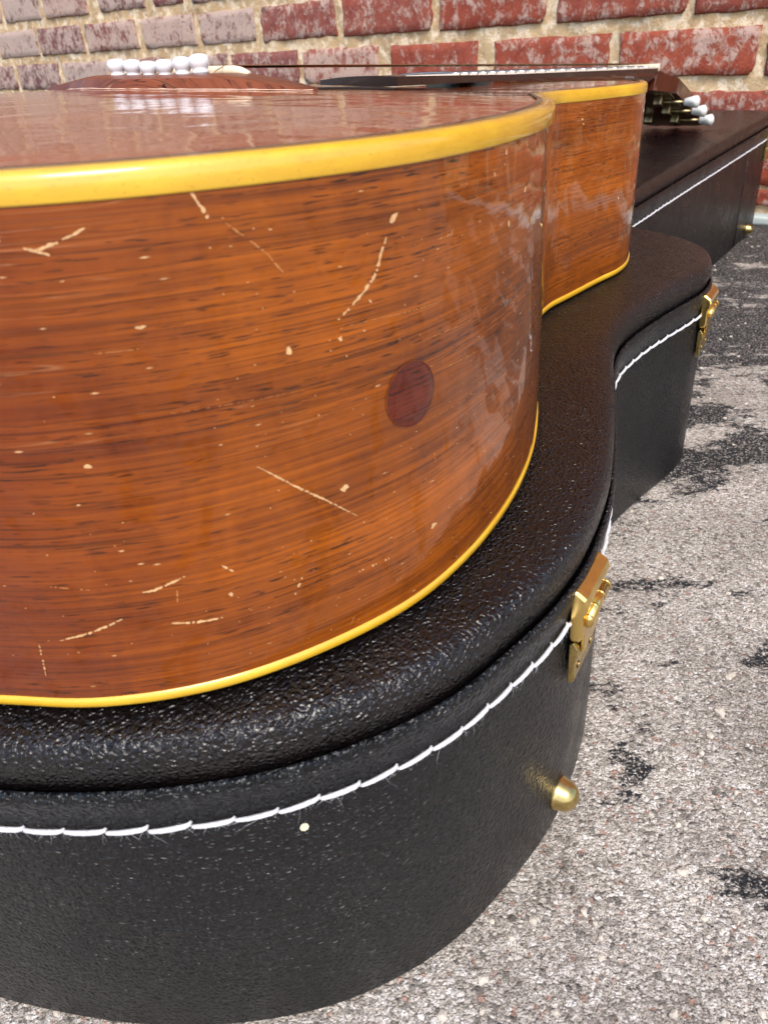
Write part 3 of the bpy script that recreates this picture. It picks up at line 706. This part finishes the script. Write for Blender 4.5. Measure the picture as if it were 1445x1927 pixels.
HS = math.radians(17); HM = Matrix.Translation((0, NUT+.0035, fbz(NUT)-.0035)) @ Matrix.Rotation(-HS, 4, 'X')
hout = [(.0215, -.004), (.0222, .004), (.0340, .030), (.0352, .034), (.0385, .165), (.036, .174), (.025, .181), (.012, .1785), (0, .184)]
hout = hout + [(-x, y) for x, y in hout[-2::-1]]
bm = bmesh.new(); top_ = [bm.verts.new(HM @ Vector((x, y, 0))) for x, y in hout]; bot_ = [bm.verts.new(HM @ Vector((x, y, -.0145-.006*max(0, 1-y/.03)))) for x, y in hout]
bm.faces.new(top_); bm.faces.new(bot_[::-1]); k = len(hout)
for i in range(k): bm.faces.new((top_[i], bot_[i], bot_[(i+1)%k], top_[(i+1)%k]))
hd_ = from_bm('headstock', bm, 'neck', gtr, False); bv = hd_.modifiers.new('bevel', 'BEVEL'); bv.width = .0008; bv.segments = 2; bv.limit_method = 'ANGLE'
bm = bmesh.new(); vs = [bm.verts.new(HM @ Vector((x*.985, y if y > .01 else y+.008, .0006))) for x, y in hout]; bm.faces.new(vs); vb = [bm.verts.new(v.co - Vector((0, 0, .001))) for v in vs]
for i in range(k): bm.faces.new((vs[i], vb[i], vb[(i+1)%k], vs[(i+1)%k]))
from_bm('headstock_veneer', bm, 'dark', hd_, False)
def tuner(sg, y):
    root = bpy.data.objects.new('tuner', None); COL.objects.link(root); root.parent = gtr; root.matrix_local = HM
    zc = -.0145-.0062
    bm = bmesh.new(); bm_box(bm, (sg*.022-.0075, y-.0095, -.0160), (sg*.022+.0075, y+.0095, -.0146), .0004); bm_box(bm, (sg*.0155-.0045, y-.0055, zc-.0048), (sg*.0155+.0045, y+.0055, -.0158), .0012); from_bm('gear_housing', bm, 'dull', root)
    bm = bmesh.new(); tube(bm, [(sg*.012, y+.004, zc), (sg*.031, y+.004, zc), (sg*.0440, y+.004, zc)], [.0032, .0019, .0017], 10); from_bm('shaft', bm, 'dull', root)
    bm = bmesh.new(); rings = []
    for q in range(9):
        f = q/8; x = sg*(.0425+.0165*f); a = (.0030+.0062*math.sin(min(1, f*1.25)*math.pi/2)**1.0)*(1 if f < .75 else math.sqrt(max(.06, 1-((f-.75)/.25)**2*.9))); b = (.0036+.0032*f)*(1 if f < .8 else math.sqrt(max(.1, 1-((f-.8)/.2)**2*.85)))
        rings.append([bm.verts.new((x, y+.004+a*math.cos(t_), zc+b*math.sin(t_))) for t_ in [2*math.pi*z_/14 for z_ in range(14)]])
    for A, B in zip(rings, rings[1:]):
        for z_ in range(14): bm.faces.new((A[z_], A[(z_+1)%14], B[(z_+1)%14], B[z_]))
    bm.faces.new(rings[0][::-1]); bm.faces.new(rings[-1]); from_bm('button', bm, 'pearl', root)
    bm = bmesh.new(); lathe(bm, [(.003, -.001), (.003, .004), (.0026, .005), (.0031, .0065), (.0012, .0070)], 10, Matrix.Translation((sg*.0155, y, 0))); from_bm('post', bm, 'brass', root)
    return root
TY = (.040, .079, .120)
for sg in (1, -1):
    for y in TY: tuner(sg, y)
# strings
for i in range(6):
    xb = px[i]; x1 = -.0272+.01085*i; xn = -.0180+.0072*i; rad = (.00066, .00056, .00045, .00036, .00026, .00022)[i]
    zsad = base(x1)+.0094; zn = fbz(NUT)+.0028; j = i if i < 3 else 5-i; yt = TY[j] if i < 3 else TY[5-i]
    sgx = -1 if i < 3 else 1; post = HM @ Vector((sgx*.0155, yt, .0050))
    bm = bmesh.new(); tube(bm, [(xb*1.0, -.0098, base(xb)+.0058), (x1, .0018, zsad), (x1*.8+xn*.2, .13, zsad*.8+zn*.2), (xn, NUT+.0015, zn), post], rad, 6); from_bm('string', bm, 'steel', gtr)
# pickguard
PG = [(.030,.012),(.052,.005),(.068,.012),(.076,.028),(.081,.055),(.080,.085),(.075,.11),(.068,.128),(.060,.142),(.045,.152),(.034,.155),(.040,.138),(.052,.115),(.0575,.09),(.055,.066),(.046,.045),(.032,.032)]
V = [(sum(p[0] for p in PG)/len(PG), sum(p[1] for p in PG)/len(PG))]; c0 = V[0]; V = []; F = []
fine = []
for i in range(len(PG)):
    a, b = PG[i], PG[(i+1)%len(PG)]
    for k in range(4): fine.append((a[0]+(b[0]-a[0])*k/4, a[1]+(b[1]-a[1])*k/4))
for x, y in fine: V += [(x, y, dome(x, y)+.0002), (x, y, dome(x, y)+.0008)]
k = len(fine)
for i in range(k): a, b = 2*i, 2*((i+1)%k); F.append((a, b, b+1, a+1))
F.append(tuple(2*i+1 for i in range(k)))
pgd = mesh_obj('pickguard', V, F, 'blackplate', gtr, False)

# ================================================================== small loose stones on the concrete
bm = bmesh.new(); rg = random.Random(9)
for i in range(1500):
    y = .12+1.1*rg.random()**1.4; x = rg.uniform(-.25, .62); rad = abs(rg.gauss(.0007, .0005))+.0004
    c = Vector((x, y, rad*.25)); g_ = bmesh.ops.create_icosphere(bm, subdivisions=1, radius=rad)
    sx, sy, sz = rg.uniform(.7, 1.5), rg.uniform(.7, 1.3), rg.uniform(.4, .8); an = rg.random()*6
    for v in g_['verts']:
        q = Vector((v.co.x*sx*rg.uniform(.8, 1.2), v.co.y*sy*rg.uniform(.8, 1.2), v.co.z*sz)); q.rotate(Matrix.Rotation(an, 3, 'Z')); v.co = q+c
gr = from_bm('loose_grit', bm, 'grit', None, False); gr['kind'] = 'stuff'; gr['label'] = 'small loose stones and sand grains scattered on the concrete'; gr['category'] = 'grit'
